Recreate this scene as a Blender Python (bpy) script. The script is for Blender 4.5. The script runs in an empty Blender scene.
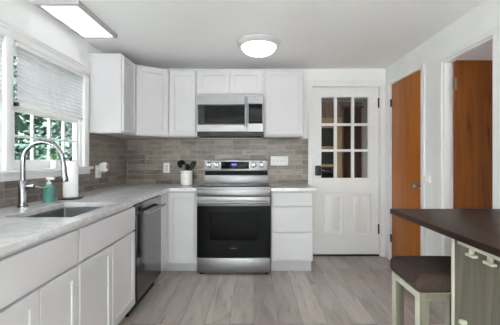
import bpy, bmesh, math, random
from mathutils import Vector, Matrix
random.seed(7)
C = bpy.context.scene.collection
SC = bpy.context.scene
PI = math.pi

# ------------------------------------------------------------------ camera
cam_d = bpy.data.cameras.new('camera'); cam = bpy.data.objects.new('camera', cam_d); C.objects.link(cam)
cam.location = (0, 0, 1.21); cam.rotation_euler = (PI/2, 0, 0)
cam_d.sensor_width = 36; cam_d.lens = 24.0
cam_d.shift_x = -0.008; cam_d.shift_y = -0.008
cam_d.clip_start = 0.02
SC.camera = cam

# ------------------------------------------------------------------ world, exposure
W = bpy.data.worlds.new('sky'); SC.world = W; W.use_nodes = True
nt = W.node_tree; bg = nt.nodes['Background']
sky = nt.nodes.new('ShaderNodeTexSky'); sky.sky_type = 'NISHITA'; sky.sun_disc = False
sky.sun_elevation = math.radians(48); sky.sun_rotation = math.radians(200)
sky.air_density = 1.0; sky.dust_density = 2.5
hs = nt.nodes.new('ShaderNodeHueSaturation'); hs.inputs['Saturation'].default_value = 0.12
nt.links.new(sky.outputs[0], hs.inputs['Color']); nt.links.new(hs.outputs[0], bg.inputs[0]); bg.inputs[1].default_value = 0.56
SUN_POWER = 31.0
sd_ = bpy.data.lights.new('sun', 'SUN'); sd_.energy = SUN_POWER; sd_.angle = 0.02; sd_.color = (0.985, 0.945, 1.03)
sun = bpy.data.objects.new('sun', sd_); C.objects.link(sun)
sun.rotation_euler = Vector((-0.14, 0.52, -0.85)).to_track_quat('-Z', 'Y').to_euler()   # from behind and above, onto the added terrace
VS = SC.view_settings
SC.display_settings.display_device = 'sRGB'
VS.view_transform = 'Standard'; VS.look = 'None'; VS.gamma = 1; VS.use_curve_mapping = False
VS.exposure = 1.25
LED_POWER, DOME_POWER, ADDED_DOME_POWER = 0.55, 2.5, 2.0
SC.cycles.max_bounces = 12; SC.cycles.diffuse_bounces = 7; SC.cycles.transparent_max_bounces = 12
SC.cycles.sample_clamp_indirect = 6

# ------------------------------------------------------------------ materials
def lin(c):
    r = []
    for v in c:
        v /= 255.0
        r.append(v/12.92 if v <= 0.04045 else ((v+0.055)/1.055)**2.4)
    return (*r, 1)

def mat(name, rgb, rough=0.5, metal=0.0, spec=0.5, emit=0, coat=0, trans=0, ior=1.45):
    m = bpy.data.materials.new(name); m.use_nodes = True
    p = m.node_tree.nodes['Principled BSDF']
    p.inputs['Base Color'].default_value = lin(rgb); p.inputs['Roughness'].default_value = rough
    p.inputs['Metallic'].default_value = metal; p.inputs['Specular IOR Level'].default_value = spec
    p.inputs['Coat Weight'].default_value = coat; p.inputs['Transmission Weight'].default_value = trans
    p.inputs['IOR'].default_value = ior
    if emit:
        p.inputs['Emission Color'].default_value = lin(rgb); p.inputs['Emission Strength'].default_value = emit
    return m

def N(m, t): return m.node_tree.nodes.new(t)
def L(m, a, b): m.node_tree.links.new(a, b)
def P(m): return m.node_tree.nodes['Principled BSDF']

def coords(m, swz='XYZ', scale=(1, 1, 1), loc=(0, 0, 0)):
    """object coordinates with the axes re-ordered, then scaled"""
    tc = N(m, 'ShaderNodeTexCoord'); sp = N(m, 'ShaderNodeSeparateXYZ'); cb = N(m, 'ShaderNodeCombineXYZ')
    L(m, tc.outputs['Object'], sp.inputs[0])
    for i, a in enumerate(swz): L(m, sp.outputs['XYZ'.index(a)], cb.inputs[i])
    mp = N(m, 'ShaderNodeMapping'); L(m, cb.outputs[0], mp.inputs[0])
    mp.inputs['Scale'].default_value = scale; mp.inputs['Location'].default_value = loc
    return mp.outputs[0]

def noise(m, vec, scale, detail=4, rough=0.55, dist=0.0):
    n = N(m, 'ShaderNodeTexNoise'); L(m, vec, n.inputs['Vector'])
    n.inputs['Scale'].default_value = scale; n.inputs['Detail'].default_value = detail
    n.inputs['Roughness'].default_value = rough; n.inputs['Distortion'].default_value = dist
    return n.outputs['Fac']

def ramp(m, fac, stops):
    r = N(m, 'ShaderNodeValToRGB'); L(m, fac, r.inputs[0])
    e = r.color_ramp.elements
    while len(e) < len(stops): e.new(0.5)
    for k, (p, c) in enumerate(stops):
        e[k].position = p; e[k].color = lin(c) if len(c) == 3 else c
    return r.outputs[0]

def mixc(m, fac, a, b, mode='MIX'):
    x = N(m, 'ShaderNodeMix'); x.data_type = 'RGBA'; x.blend_type = mode
    if hasattr(fac, 'links'): L(m, fac, x.inputs[0])
    else: x.inputs[0].default_value = fac
    for s, v in ((6, a), (7, b)):
        if hasattr(v, 'links'): L(m, v, x.inputs[s])
        else: x.inputs[s].default_value = lin(v) if len(v) == 3 else v
    return x.outputs[2]

def bump(m, h, strength=0.2, dist=0.005):
    b = N(m, 'ShaderNodeBump'); L(m, h, b.inputs['Height'])
    b.inputs['Strength'].default_value = strength; b.inputs['Distance'].default_value = dist
    L(m, b.outputs[0], P(m).inputs['Normal'])

def paint(name, rgb, rough, amt=0.03, scale=3.0):
    m = mat(name, rgb, rough)
    v = coords(m); n = noise(m, v, scale, 3)
    lo = tuple(c*(1-amt) for c in rgb); hi = tuple(min(255, c*(1+amt)) for c in rgb)
    L(m, ramp(m, n, [(0.3, lo), (0.7, hi)]), P(m).inputs['Base Color'])
    return m

M_wall = paint('wall_paint', (243, 244, 244), 0.6, 0.012)
M_ceil = paint('ceiling_paint', (248, 248, 249), 0.8, 0.01, 1.5)
M_trim = paint('trim_paint', (238, 238, 239), 0.35, 0.01)
M_cab = paint('cabinet_paint', (207, 205, 208), 0.45, 0.012)
P(M_cab).inputs['Specular IOR Level'].default_value = 0.3
M_toe_shaded = paint('toe_kick_shaded', (186, 186, 188), 0.5, 0.012)  # darker than the cabinets: shade of the toe recess put into the colour
M_cabin = paint('cabinet_inside', (205, 200, 190), 0.6)
M_blackplastic = paint('black_plastic', (22, 22, 23), 0.4, 0.1)
M_blackrubber = paint('black_rubber', (16, 16, 16), 0.7, 0.1)
M_offwhite = paint('soft_grey_plastic', (206, 206, 207), 0.4, 0.01)
M_white = paint('white_plastic', (240, 240, 238), 0.35, 0.01)

def steel(name, rgb, rough, swz='XYZ', stretch=(2, 2, 260)):
    m = mat(name, rgb, rough, 1.0)
    v = coords(m, swz, stretch); n = noise(m, v, 1.0, 2)
    r = N(m, 'ShaderNodeMapRange'); L(m, n, r.inputs[0])
    r.inputs['To Min'].default_value = rough*0.8; r.inputs['To Max'].default_value = rough*1.25
    L(m, r.outputs[0], P(m).inputs['Roughness'])
    lo = tuple(c*0.94 for c in rgb); hi = tuple(min(255, c*1.05) for c in rgb)
    L(m, ramp(m, n, [(0.3, lo), (0.7, hi)]), P(m).inputs['Base Color'])
    return m
M_steel = steel('brushed_steel', (146, 145, 148), 0.38)
M_dsteel = steel('dark_brushed_steel', (110, 109, 111), 0.11, 'XYZ', (2, 260, 2))
M_sinksteel = steel('sink_steel', (150, 150, 154), 0.42)
M_chrome = steel('chrome', (154, 154, 158), 0.09)
M_nickel = steel('aged_nickel', (140, 132, 118), 0.35)
M_blackmetal = paint('black_metal', (24, 22, 21), 0.35, 0.1)
M_blackglass = mat('black_glass', (10, 10, 11), 0.06, 0, 0.14)
v_ = coords(M_blackglass); L(M_blackglass, ramp(M_blackglass, noise(M_blackglass, v_, 2), [(0, (9, 9, 10)), (1, (14, 14, 15))]), P(M_blackglass).inputs['Base Color'])
M_cookglass = mat('cooktop_glass', (16, 16, 17), 0.07, 0, 0.85)
L(M_cookglass, ramp(M_cookglass, noise(M_cookglass, coords(M_cookglass), 3), [(0, (14, 14, 15)), (1, (22, 22, 23))]), P(M_cookglass).inputs['Base Color'])
M_enamel = paint('dark_enamel', (60, 60, 64), 0.45, 0.1)

def pane_mat(name, tint, ior=1.4, rough=0.0):
    """thin glazing: clear transmission plus a mirror coat"""
    m = bpy.data.materials.new(name); m.use_nodes = True
    t = m.node_tree; t.nodes.remove(P(m)); out = t.nodes['Material Output']
    a = N(m, 'ShaderNodeBsdfTransparent'); a.inputs[0].default_value = lin(tint)
    g = N(m, 'ShaderNodeBsdfGlossy'); g.inputs['Roughness'].default_value = rough
    f = N(m, 'ShaderNodeFresnel'); f.inputs[0].default_value = ior
    ge = N(m, 'ShaderNodeNewGeometry'); ml = N(m, 'ShaderNodeMath'); ml.operation = 'MULTIPLY'; iv = N(m, 'ShaderNodeMath'); iv.operation = 'SUBTRACT'; iv.inputs[0].default_value = 1
    L(m, ge.outputs['Backfacing'], iv.inputs[1]); L(m, iv.outputs[0], ml.inputs[0]); L(m, f.outputs[0], ml.inputs[1])   # mirror on the outer faces only
    mx = N(m, 'ShaderNodeMixShader'); L(m, ml.outputs[0], mx.inputs[0]); L(m, a.outputs[0], mx.inputs[1]); L(m, g.outputs[0], mx.inputs[2])
    L(m, mx.outputs[0], out.inputs[0]); return m
M_pane = pane_mat('window_glass', (240, 246, 244))
M_ovenpane = pane_mat('oven_window_glass', (84, 84, 90), 1.22)

def emis(name, rgb, s):
    m = mat(name, rgb, 0.4, emit=s); return m
M_led = emis('led_diffuser', (252, 252, 255), LED_POWER)
M_bowl = emis('frosted_bowl', (253, 252, 255), DOME_POWER)
M_bowl2 = emis('frosted_bowl_added', (253, 252, 255), ADDED_DOME_POWER)
M_blue = emis('blue_digits', (90, 90, 255), 2.0)

# floor planks
M_floor = mat('grey_vinyl_plank', (150, 146, 144), 0.38)
v = coords(M_floor, 'YXZ')
def brick(m, vec, w, h, mortar, c1, c2, cm, off=0.5, freq=2):
    b = N(m, 'ShaderNodeTexBrick'); L(m, vec, b.inputs['Vector'])
    b.inputs['Scale'].default_value = 1; b.inputs['Brick Width'].default_value = w; b.inputs['Row Height'].default_value = h
    b.inputs['Mortar Size'].default_value = mortar; b.inputs['Mortar Smooth'].default_value = 0.1
    b.inputs['Color1'].default_value = lin(c1); b.inputs['Color2'].default_value = lin(c2); b.inputs['Mortar'].default_value = lin(cm)
    b.offset = off; b.offset_frequency = freq; b.squash = 1
    return b
b = brick(M_floor, v, 1.22, 0.18, 0.0012, (168, 159, 155), (206, 198, 193), (104, 97, 93), 0.37, 3)
# a per-plank shift so the grain breaks at the joints
vm = N(M_floor, 'ShaderNodeVectorMath'); vm.operation = 'MULTIPLY_ADD'
L(M_floor, b.outputs['Color'], vm.inputs[0]); vm.inputs[1].default_value = (37, 53, 0); L(M_floor, v, vm.inputs[2])
mp = N(M_floor, 'ShaderNodeMapping'); L(M_floor, vm.outputs[0], mp.inputs[0]); mp.inputs['Scale'].default_value = (1.1, 6.5, 1)
g1 = noise(M_floor, mp.outputs[0], 1.6, 6, 0.62, 0.6)
grain = ramp(M_floor, g1, [(0.25, (178, 170, 166)), (0.45, (222, 218, 215)), (0.62, (246, 244, 242)), (0.8, (205, 199, 196))])
c = mixc(M_floor, 0.85, b.outputs['Color'], grain, 'MULTIPLY')
mp2 = N(M_floor, 'ShaderNodeMapping'); L(M_floor, vm.outputs[0], mp2.inputs[0]); mp2.inputs['Scale'].default_value = (1.6, 15, 1)
g2 = noise(M_floor, mp2.outputs[0], 1.5, 5, 0.7, 1.2)
cr = ramp(M_floor, g2, [(0.29, (92, 84, 80)), (0.40, (255, 255, 255))])
c = mixc(M_floor, 0.8, c, cr, 'MULTIPLY')
L(M_floor, c, P(M_floor).inputs['Base Color'])
bump(M_floor, g1, 0.12, 0.003)

# stone subway tile, one for each wall direction
def tile(name, swz):
    m = mat(name, (150, 144, 138), 0.3)
    v = coords(m, swz, (1, 1, 1), (0.05, 0.015, 0))
    b = brick(m, v, 0.215, 0.0605, 0.0022, (120, 112, 107), (160, 150, 143), (180, 173, 168), 0.42, 3)
    vm = N(m, 'ShaderNodeVectorMath'); vm.operation = 'MULTIPLY_ADD'
    L(m, b.outputs['Color'], vm.inputs[0]); vm.inputs[1].default_value = (41, 67, 3); L(m, v, vm.inputs[2])
    mp = N(m, 'ShaderNodeMapping'); L(m, vm.outputs[0], mp.inputs[0]); mp.inputs['Scale'].default_value = (5, 16, 1)
    n = noise(m, mp.outputs[0], 1.6, 5, 0.6, 0.5)
    vein = ramp(m, n, [(0.3, (176, 168, 164)), (0.48, (232, 228, 225)), (0.7, (255, 253, 249))])
    L(m, mixc(m, 0.9, b.outputs['Color'], vein, 'MULTIPLY'), P(m).inputs['Base Color'])
    iv = N(m, 'ShaderNodeMath'); iv.operation = 'SUBTRACT'; iv.inputs[0].default_value = 1; L(m, b.outputs['Fac'], iv.inputs[1])
    bump(m, iv.outputs[0], 0.35, 0.003); return m
M_tile_back = tile('grey_stone_tile_back', 'XZY')
M_tile_left = tile('grey_stone_tile_left', 'YZX')

# quartz
M_quartz = mat('grey_quartz', (206, 206, 208), 0.16)
v = coords(M_quartz)
n1 = noise(M_quartz, v, 3.2, 7, 0.62, 1.6)
q = ramp(M_quartz, n1, [(0.40, (212, 210, 213)), (0.49, (196, 195, 198)), (0.515, (211, 210, 212)), (0.75, (220, 218, 219))])
n2 = noise(M_quartz, v, 55, 3, 0.6)
L(M_quartz, mixc(M_quartz, 0.5, q, ramp(M_quartz, n2, [(0.3, (222, 222, 222)), (0.6, (255, 255, 255))]), 'MULTIPLY'), P(M_quartz).inputs['Base Color'])

def wood(name, stops, swz, scale, rough=0.4, nscale=1.5, dist=1.0):
    m = mat(name, stops[0][1], rough, spec=0.22)
    v = coords(m, swz, scale); n = noise(m, v, nscale, 6, 0.6, dist)
    L(m, ramp(m, n, stops), P(m).inputs['Base Color']); bump(m, n, 0.05, 0.002); return m
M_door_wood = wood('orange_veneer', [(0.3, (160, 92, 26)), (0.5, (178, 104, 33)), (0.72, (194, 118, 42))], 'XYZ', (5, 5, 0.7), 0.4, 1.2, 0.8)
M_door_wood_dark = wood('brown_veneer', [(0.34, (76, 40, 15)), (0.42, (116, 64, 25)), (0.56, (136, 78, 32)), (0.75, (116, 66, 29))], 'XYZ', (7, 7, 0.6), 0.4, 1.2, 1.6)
M_table = wood('dark_walnut', [(0.3, (34, 22, 17)), (0.5, (48, 32, 24)), (0.75, (62, 43, 32))], 'XYZ', (22, 1.5, 22), 0.42, 1.1, 0.7)
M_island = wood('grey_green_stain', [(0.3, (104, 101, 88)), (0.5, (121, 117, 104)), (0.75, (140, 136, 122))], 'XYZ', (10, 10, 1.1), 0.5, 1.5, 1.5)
M_cream = paint('cream_paint', (208, 205, 190), 0.45, 0.03)
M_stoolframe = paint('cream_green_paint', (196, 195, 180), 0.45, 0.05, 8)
M_seat = mat('brown_woven_fabric', (60, 46, 42), 0.9)
v = coords(M_seat, 'XYZ', (160, 60, 160)); n = noise(M_seat, v, 1.2, 3)
L(M_seat, ramp(M_seat, n, [(0.3, (38, 28, 26)), (0.7, (82, 65, 58))]), P(M_seat).inputs['Base Color']); bump(M_seat, n, 0.4, 0.003)
M_panelling = wood('brown_panelling', [(0.3, (108, 82, 66)), (0.5, (138, 110, 92)), (0.75, (156, 128, 110))], 'XYZ', (14, 14, 0.8), 0.5)
M_tan = wood('tan_wood', [(0.3, (168, 136, 98)), (0.7, (196, 166, 126))], 'XYZ', (10, 10, 1), 0.5)
M_curtain = paint('brown_curtain', (84, 50, 36), 0.8, 0.12, 6)
M_greytrim = paint('grey_trim', (150, 146, 142), 0.5)

M_shade = bpy.data.materials.new('shade_fabric'); M_shade.use_nodes = True
p_ = P(M_shade); p_.inputs['Base Color'].default_value = lin((236, 236, 238)); p_.inputs['Roughness'].default_value = 0.9
tl = N(M_shade, 'ShaderNodeBsdfTranslucent'); mx = N(M_shade, 'ShaderNodeMixShader'); mx.inputs[0].default_value = 0.12
nn = noise(M_shade, coords(M_shade), 6, 2); cc = ramp(M_shade, nn, [(0.3, (214, 214, 218)), (0.7, (226, 226, 230))])
L(M_shade, cc, p_.inputs['Base Color']); L(M_shade, cc, tl.inputs[0])
L(M_shade, p_.outputs[0], mx.inputs[1]); L(M_shade, tl.outputs[0], mx.inputs[2])
L(M_shade, mx.outputs[0], M_shade.node_tree.nodes['Material Output'].inputs[0])

M_paper = paint('paper_towel_paper', (246, 246, 246), 0.95, 0.02, 40)
M_teal = mat('teal_soap', (104, 176, 168), 0.12, trans=0.35)
L(M_teal, ramp(M_teal, noise(M_teal, coords(M_teal), 9), [(0.3, (92, 164, 158)), (0.7, (122, 190, 180))]), P(M_teal).inputs['Base Color'])
M_ceramic = paint('white_ceramic', (238, 238, 236), 0.2, 0.01)
M_leaf = mat('leaf', (70, 110, 60), 0.5)
def leafmat(name, a, b, c):
    m = mat(name, a, 0.55); n = noise(m, coords(m), 2.5, 3)
    L(m, ramp(m, n, [(0.32, a), (0.5, b), (0.7, c)]), P(m).inputs['Base Color']); return m
M_leaf_house = leafmat('houseplant_leaf', (64, 112, 48), (92, 140, 62), (120, 165, 80))
M_leaf_a = leafmat('garden_leaf_dark', (26, 46, 38), (38, 62, 50), (54, 78, 60))
M_leaf_b = leafmat('garden_leaf_blue', (30, 50, 48), (44, 66, 62), (62, 84, 78))
M_bark = paint('bark', (78, 64, 54), 0.9, 0.2, 12)
M_grass = leafmat('lawn', (48, 58, 42), (60, 70, 48), (72, 82, 58))
M_siding = mat('grey_siding', (150, 150, 150), 0.6)
v = coords(M_siding, 'XZY'); w_ = N(M_siding, 'ShaderNodeTexWave'); w_.bands_direction = 'Y'; w_.wave_profile = 'SAW'
L(M_siding, v, w_.inputs[0]); w_.inputs['Scale'].default_value = 2.4
L(M_siding, ramp(M_siding, w_.outputs['Fac'], [(0, (26, 24, 23)), (0.1, (40, 37, 35)), (1, (47, 43, 41))]), P(M_siding).inputs['Base Color'])
M_bounce_terrace = paint('bounce_terrace', (214, 212, 208), 0.8, 0.06, 3)
M_roof = paint('shingle', (92, 88, 88), 0.9, 0.15, 20)

# ------------------------------------------------------------------ geometry helpers
ORG = {}
def org(o): return ORG.get(o.name, Vector((0, 0, 0)))

class MB:
    def __init__(s): s.bm = bmesh.new()
    def _merge(s, t):
        me = bpy.data.meshes.new('tmp'); t.to_mesh(me); t.free(); s.bm.from_mesh(me); bpy.data.meshes.remove(me); return s
    def box(s, x0, x1, y0, y1, z0, z1, bev=0.0, seg=2):
        t = bmesh.new(); bmesh.ops.create_cube(t, size=1)
        for v in t.verts:
            v.co = Vector(((x0+x1)/2+v.co.x*(x1-x0), (y0+y1)/2+v.co.y*(y1-y0), (z0+z1)/2+v.co.z*(z1-z0)))
        if bev: bmesh.ops.bevel(t, geom=list(t.edges), offset=bev, segments=seg, affect='EDGES', profile=0.5)
        return s._merge(t)
    def prism(s, pts, z0, z1):
        t = bmesh.new()
        a = [t.verts.new((x, y, z0)) for x, y in pts]; b = [t.verts.new((x, y, z1)) for x, y in pts]
        t.faces.new(a[::-1]); t.faces.new(b)
        for i in range(len(pts)):
            j = (i+1) % len(pts); t.faces.new((a[i], a[j], b[j], b[i]))
        return s._merge(t)
    def lathe(s, c, prof, seg=32, axis=(0, 0, 1)):
        """closed surface of revolution; profile = (radius, height)"""
        t = bmesh.new(); rings = []
        for r, h in prof:
            if r < 1e-6: rings.append([t.verts.new((0, 0, h))])
            else: rings.append([t.verts.new((r*math.cos(2*PI*k/seg), r*math.sin(2*PI*k/seg), h)) for k in range(seg)])
        for A, B in zip(rings, rings[1:]):
            for k in range(seg):
                q = [A[k % len(A)], A[(k+1) % len(A)], B[(k+1) % len(B)], B[k % len(B)]]
                u = []
                for x in q:
                    if x not in u: u.append(x)
                if len(u) >= 3:
                    try: t.faces.new(u)
                    except ValueError: pass
        for R in (rings[0], rings[-1]):
            if len(R) > 2 and prof[0] != prof[-1]:
                try: t.faces.new(R)
                except ValueError: pass
        bmesh.ops.remove_doubles(t, verts=t.verts, dist=1e-6)
        bmesh.ops.recalc_face_normals(t, faces=list(t.faces))
        rot = Vector((0, 0, 1)).rotation_difference(Vector(axis).normalized()).to_matrix().to_4x4()
        t.transform(Matrix.Translation(Vector(c)) @ rot)
        return s._merge(t)
    def cyl(s, p0, p1, r, seg=24, r1=None, bev=0.0):
        p0, p1 = Vector(p0), Vector(p1); h = (p1-p0).length; r1 = r if r1 is None else r1
        if bev: prof = [(0, 0), (r-bev, 0), (r, bev), (r1, h-bev), (r1-bev, h), (0, h)]
        else: prof = [(0, 0), (r, 0), (r1, h), (0, h)]
        return s.lathe(p0, prof, seg, p1-p0)
    def tube(s, pts, r, seg=14):
        pts = [Vector(p) for p in pts]; t = bmesh.new(); rings = []
        rr = r if isinstance(r, (list, tuple)) else [r]*len(pts)
        d0 = (pts[1]-pts[0]).normalized(); n = d0.orthogonal().normalized()
        for i, p in enumerate(pts):
            d = (pts[min(i+1, len(pts)-1)]-pts[max(i-1, 0)]).normalized()
            n = (n-d*n.dot(d)).normalized(); bn = d.cross(n)
            rings.append([t.verts.new(p+rr[i]*(n*math.cos(2*PI*k/seg)+bn*math.sin(2*PI*k/seg))) for k in range(seg)])
        for A, B in zip(rings, rings[1:]):
            for k in range(seg): t.faces.new((A[k], A[(k+1) % seg], B[(k+1) % seg], B[k]))
        t.faces.new(rings[0][::-1]); t.faces.new(rings[-1])
        return s._merge(t)
    def relief(s, us, vs, d, t, xf):
        """a slab whose front is a grid of cells, each at its own depth d(i,j) (None = a hole); back at -t"""
        T = bmesh.new(); V = {}
        def vt(u, v, w):
            k = (round(u, 5), round(v, 5), round(w, 5))
            if k not in V: V[k] = T.verts.new(xf(u, v, w))
            return V[k]
        def f(*q):
            try: T.faces.new(q)
            except ValueError: pass
        nu, nv = len(us)-1, len(vs)-1
        D = [[d(i, j) for j in range(nv)] for i in range(nu)]
        g = lambda i, j: D[i][j] if 0 <= i < nu and 0 <= j < nv else None
        for i in range(nu):
            for j in range(nv):
                a = D[i][j]
                if a is None: continue
                u0, u1, v0, v1 = us[i], us[i+1], vs[j], vs[j+1]
                f(vt(u0, v0, a), vt(u1, v0, a), vt(u1, v1, a), vt(u0, v1, a))
                f(vt(u0, v0, -t), vt(u0, v1, -t), vt(u1, v1, -t), vt(u1, v0, -t))
                for (ii, jj, A, B) in ((i-1, j, (u0, v0), (u0, v1)), (i+1, j, (u1, v0), (u1, v1)), (i, j-1, (u0, v0), (u1, v0)), (i, j+1, (u0, v1), (u1, v1))):
                    b2 = g(ii, jj); lo = -t if b2 is None else b2
                    if lo < a-1e-7: f(vt(*A, a), vt(*B, a), vt(*B, lo), vt(*A, lo))
        bmesh.ops.recalc_face_normals(T, faces=list(T.faces))
        return s._merge(T)
    def build(s, name, m, parent=None, angle=35, bevel=0.0, origin=None):
        bm = s.bm
        me = bpy.data.meshes.new(name)
        if parent is None:
            xs = [v.co for v in bm.verts]
            lo = Vector((min(v.x for v in xs), min(v.y for v in xs), min(v.z for v in xs)))
            hi = Vector((max(v.x for v in xs), max(v.y for v in xs), max(v.z for v in xs)))
            o0 = Vector(((lo.x+hi.x)/2, (lo.y+hi.y)/2, lo.z)) if origin is None else Vector(origin)
        else: o0 = org(parent)
        bmesh.ops.translate(bm, verts=bm.verts, vec=-o0)
        bm.to_mesh(me); bm.free()
        me.materials.append(m)
        for p in me.polygons: p.use_smooth = True
        me.set_sharp_from_angle(angle=math.radians(angle))
        o = bpy.data.objects.new(name, me); C.objects.link(o)
        if parent is None: o.location = o0
        else: o.parent = parent
        ORG[o.name] = o0
        if bevel:
            b = o.modifiers.new('bevel', 'BEVEL'); b.width = bevel; b.segments = 2; b.limit_method = 'ANGLE'; b.angle_limit = math.radians(40)
        return o

def tag(o, label, cat, group=None, kind=None):
    if label: o['label'] = label
    if cat: o['category'] = cat
    if group: o['group'] = group
    if kind: o['kind'] = kind
    return o
def thing(name, loc, label, cat, group=None):
    o = bpy.data.objects.new(name, None); C.objects.link(o); o.location = loc; o.empty_display_size = 0.05
    ORG[o.name] = Vector(loc); return tag(o, label, cat, group)
def struct(o, label=None):
    o['kind'] = 'structure'
    if label: o['label'] = label
    return o

# directions a front can face
def face_px(x): return lambda u, v, w: Vector((x+w, u, v))       # towards +X (left-hand run), u = y
def face_my(y): return lambda u, v, w: Vector((u, y-w, v))       # towards the camera, u = x
def face_mx(x): return lambda u, v, w: Vector((x-w, u, v))       # towards -X (right wall), u = y
def face_pz(z): return lambda u, v, w: Vector((u, v, z+w))       # upwards
def face_mz(z): return lambda u, v, w: Vector((u, v, z-w))

def shaker(xf, u0, u1, v0, v1, t=0.022, rail=0.055, rec=0.009):
    b = 0.004
    return MB().relief([u0, u0+rail, u1-rail, u1], [v0, v0+rail, v1-rail, v1], lambda i, j: -rec if (i, j) == (1, 1) else 0.0, t, xf)
def slab(xf, u0, u1, v0, v1, t=0.022):
    return MB().relief([u0, u1], [v0, v1], lambda i, j: 0.0, t, xf)
def carcass(x0, x1, y0, y1, z0, z1, t=0.018):
    """a cabinet box with closed front, open at the top under the worktop"""
    return MB().relief([x0, x0+t, x1-t, x1], [y0, y0+t, y1-t, y1], lambda i, j: -(z1-z0)+t if (i, j) == (1, 1) else 0.0, z1-z0, face_pz(z1))

# ------------------------------------------------------------------ room shell
XL, XR, YB, ZC = -1.583, 1.626, 4.12, 2.32
YR = -3.0                                                   # rear of the dining area behind the camera
struct(MB().box(XL-0.2, XR+0.07, YR-0.2, YB+0.13, -0.1, 0).build('floor', M_floor, origin=(0, 0, 0)))
struct(MB().box(XL-0.2, XR+0.066, YR-0.2, YB+0.12, ZC, ZC+0.1).build('ceiling', M_ceil))
WY0, WY1, WZ0, WZ1 = 1.20, 3.075, 1.135, 1.985              # kitchen window opening
struct(MB().relief([YR, WY0, WY1, YB+0.12], [0, WZ0, WZ1, ZC], lambda i, j: None if (i, j) == (1, 1) else 0.0, 0.09, face_px(XL)).build('wall_left', M_wall))
DX0, DX1, DZ = 0.713, 1.567, 2.11                           # back door opening
struct(MB().relief([XL, DX0, DX1, XR+0.066], [0, DZ, ZC], lambda i, j: None if (i, j) == (1, 0) else 0.0, 0.12, face_my(YB)).build('wall_back', M_wall))
AY0, AY1, AZ = 3.226, 3.96, 2.085                           # closet door in the right wall
BY0, BY1, BZ = 2.25, 2.868, 2.045                           # doorway in the right wall
struct(MB().relief([YR, BY0, BY1, AY0, AY1, YB], [0, BZ, AZ, ZC],
       lambda i, j: None if (i == 1 and j == 0) or (i == 3 and j <= 1) else 0.0, 0.066, face_mx(XR)).build('wall_right', M_wall))
# unseen rear wall; wide patio opening and glazing added to let daylight in
struct(MB().relief([XL-0.14, -1.35, 1.35, XR+0.066], [0, 0.04, 2.08, ZC], lambda i, j: None if (i, j) == (1, 1) else 0.0, 0.12, lambda u, v, w: Vector((u, YR+w, v))).build('wall_rear', M_wall))
pf = struct(MB().relief([-1.35, -1.29, -0.03, 0.03, 1.29, 1.35], [0.04, 0.1, 2.02, 2.08], lambda i, j: None if (i in (1, 3) and j == 1) else 0.0, 0.05, lambda u, v, w: Vector((u, YR-0.02+w, v))).build('window_added', M_trim))
MB().box(-1.29, 1.29, YR-0.05, YR-0.044, 0.1, 2.02).build('pane', M_pane, pf)

# tile splashbacks
struct(MB().relief([XL+0.009, 0.668], [0.9, 1.455], lambda i, j: 0.0, 0.0085, face_my(YB-0.0085)).build('trim_1', M_tile_back, origin=(0, YB, 0)))
struct(MB().relief([1.06, 3.18, YB], [0.9, 1.066, 1.455], lambda i, j: None if (i, j) == (0, 1) else 0.0, 0.0085, face_px(XL+0.0085)).build('trim_2', M_tile_left, origin=(XL, 0, 0)))

# ------------------------------------------------------------------ left windows
def sash_window(name, y0, y1):
    w = struct(MB().relief([y0, y0+0.025, y1-0.025, y1], [WZ0, WZ0+0.02, WZ1-0.02, WZ1], lambda i, j: None if (i, j) == (1, 1) else 0.0, 0.06, face_px(XL-0.008)).build(name, M_trim))
    a, b = y0+0.026, y1-0.026
    cols = [a, a+0.04]
    gw = (b-a-0.08-3*0.016)/4
    for k in range(4):
        cols.append(cols[-1]+gw)
        cols.append(cols[-1]+(0.016 if k < 3 else 0.04))
    for nm, z0, z1, dx in (('lower_sash', WZ0+0.021, 1.572, 0), ('upper_sash', 1.545, WZ1-0.021, -0.034)):
        gh = (z1-z0-0.09-0.016)/2
        rows = [z0, z0+0.045, z0+0.045+gh, z0+0.045+gh+0.016, z1-0.045, z1]
        s = MB().relief(cols, rows, lambda i, j: None if (i % 2 == 1 and j % 2 == 1) else 0.0, 0.018, face_px(XL-0.022+dx)).build(nm, M_trim, w)
        MB().box(XL-0.033+dx, XL-0.030+dx, a+0.03, b-0.03, z0+0.03, z1-0.03).build('pane', M_pane, s)
    return w
sash_window('window_1', WY0, 2.105)
sash_window('window_2', 2.17, WY1)
# casing, mullion, stool and apron
cs = MB()
struct(MB().box(XL-0.085, XL+0.018, 2.105, 2.17, WZ0, WZ1, 0.002).build('trim_3', M_trim))
struct(MB().box(XL, XL+0.02, WY1, 3.165, WZ0, WZ1+0.012, 0.003).build('trim_4', M_trim))
struct(MB().box(XL, XL+0.02, WY0-0.09, WY0, WZ0, WZ1+0.012, 0.003).build('trim_5', M_trim))
struct(MB().prism([(0, 0), (0, 0), (0, 0)], 0, 0).build('tmp', M_trim)) if False else None
def profile_y(prof, y0, y1):                                # extrude an (x, z) outline along y
    m = MB(); t = bmesh.new()
    A = [t.verts.new((x, y0, z)) for x, z in prof]; B = [t.verts.new((x, y1, z)) for x, z in prof]
    t.faces.new(A); t.faces.new(B[::-1])
    for i in range(len(prof)):
        j = (i+1) % len(prof); t.faces.new((A[j], A[i], B[i], B[j]))
    bmesh.ops.recalc_face_normals(t, faces=list(t.faces)); return m._merge(t)
struct(profile_y([(XL, WZ1), (XL+0.02, WZ1), (XL+0.02, WZ1+0.045), (XL+0.027, WZ1+0.05), (XL+0.027, WZ1+0.058), (XL+0.04, WZ1+0.07), (XL+0.04, WZ1+0.08), (XL, WZ1+0.08)], WY0-0.1, 3.175).build('trim_6', M_trim))
struct(MB().box(XL-0.085, XL+0.055, WY0-0.1, 3.18, WZ0-0.022, WZ0, 0.004).build('trim_7', M_trim))
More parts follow.
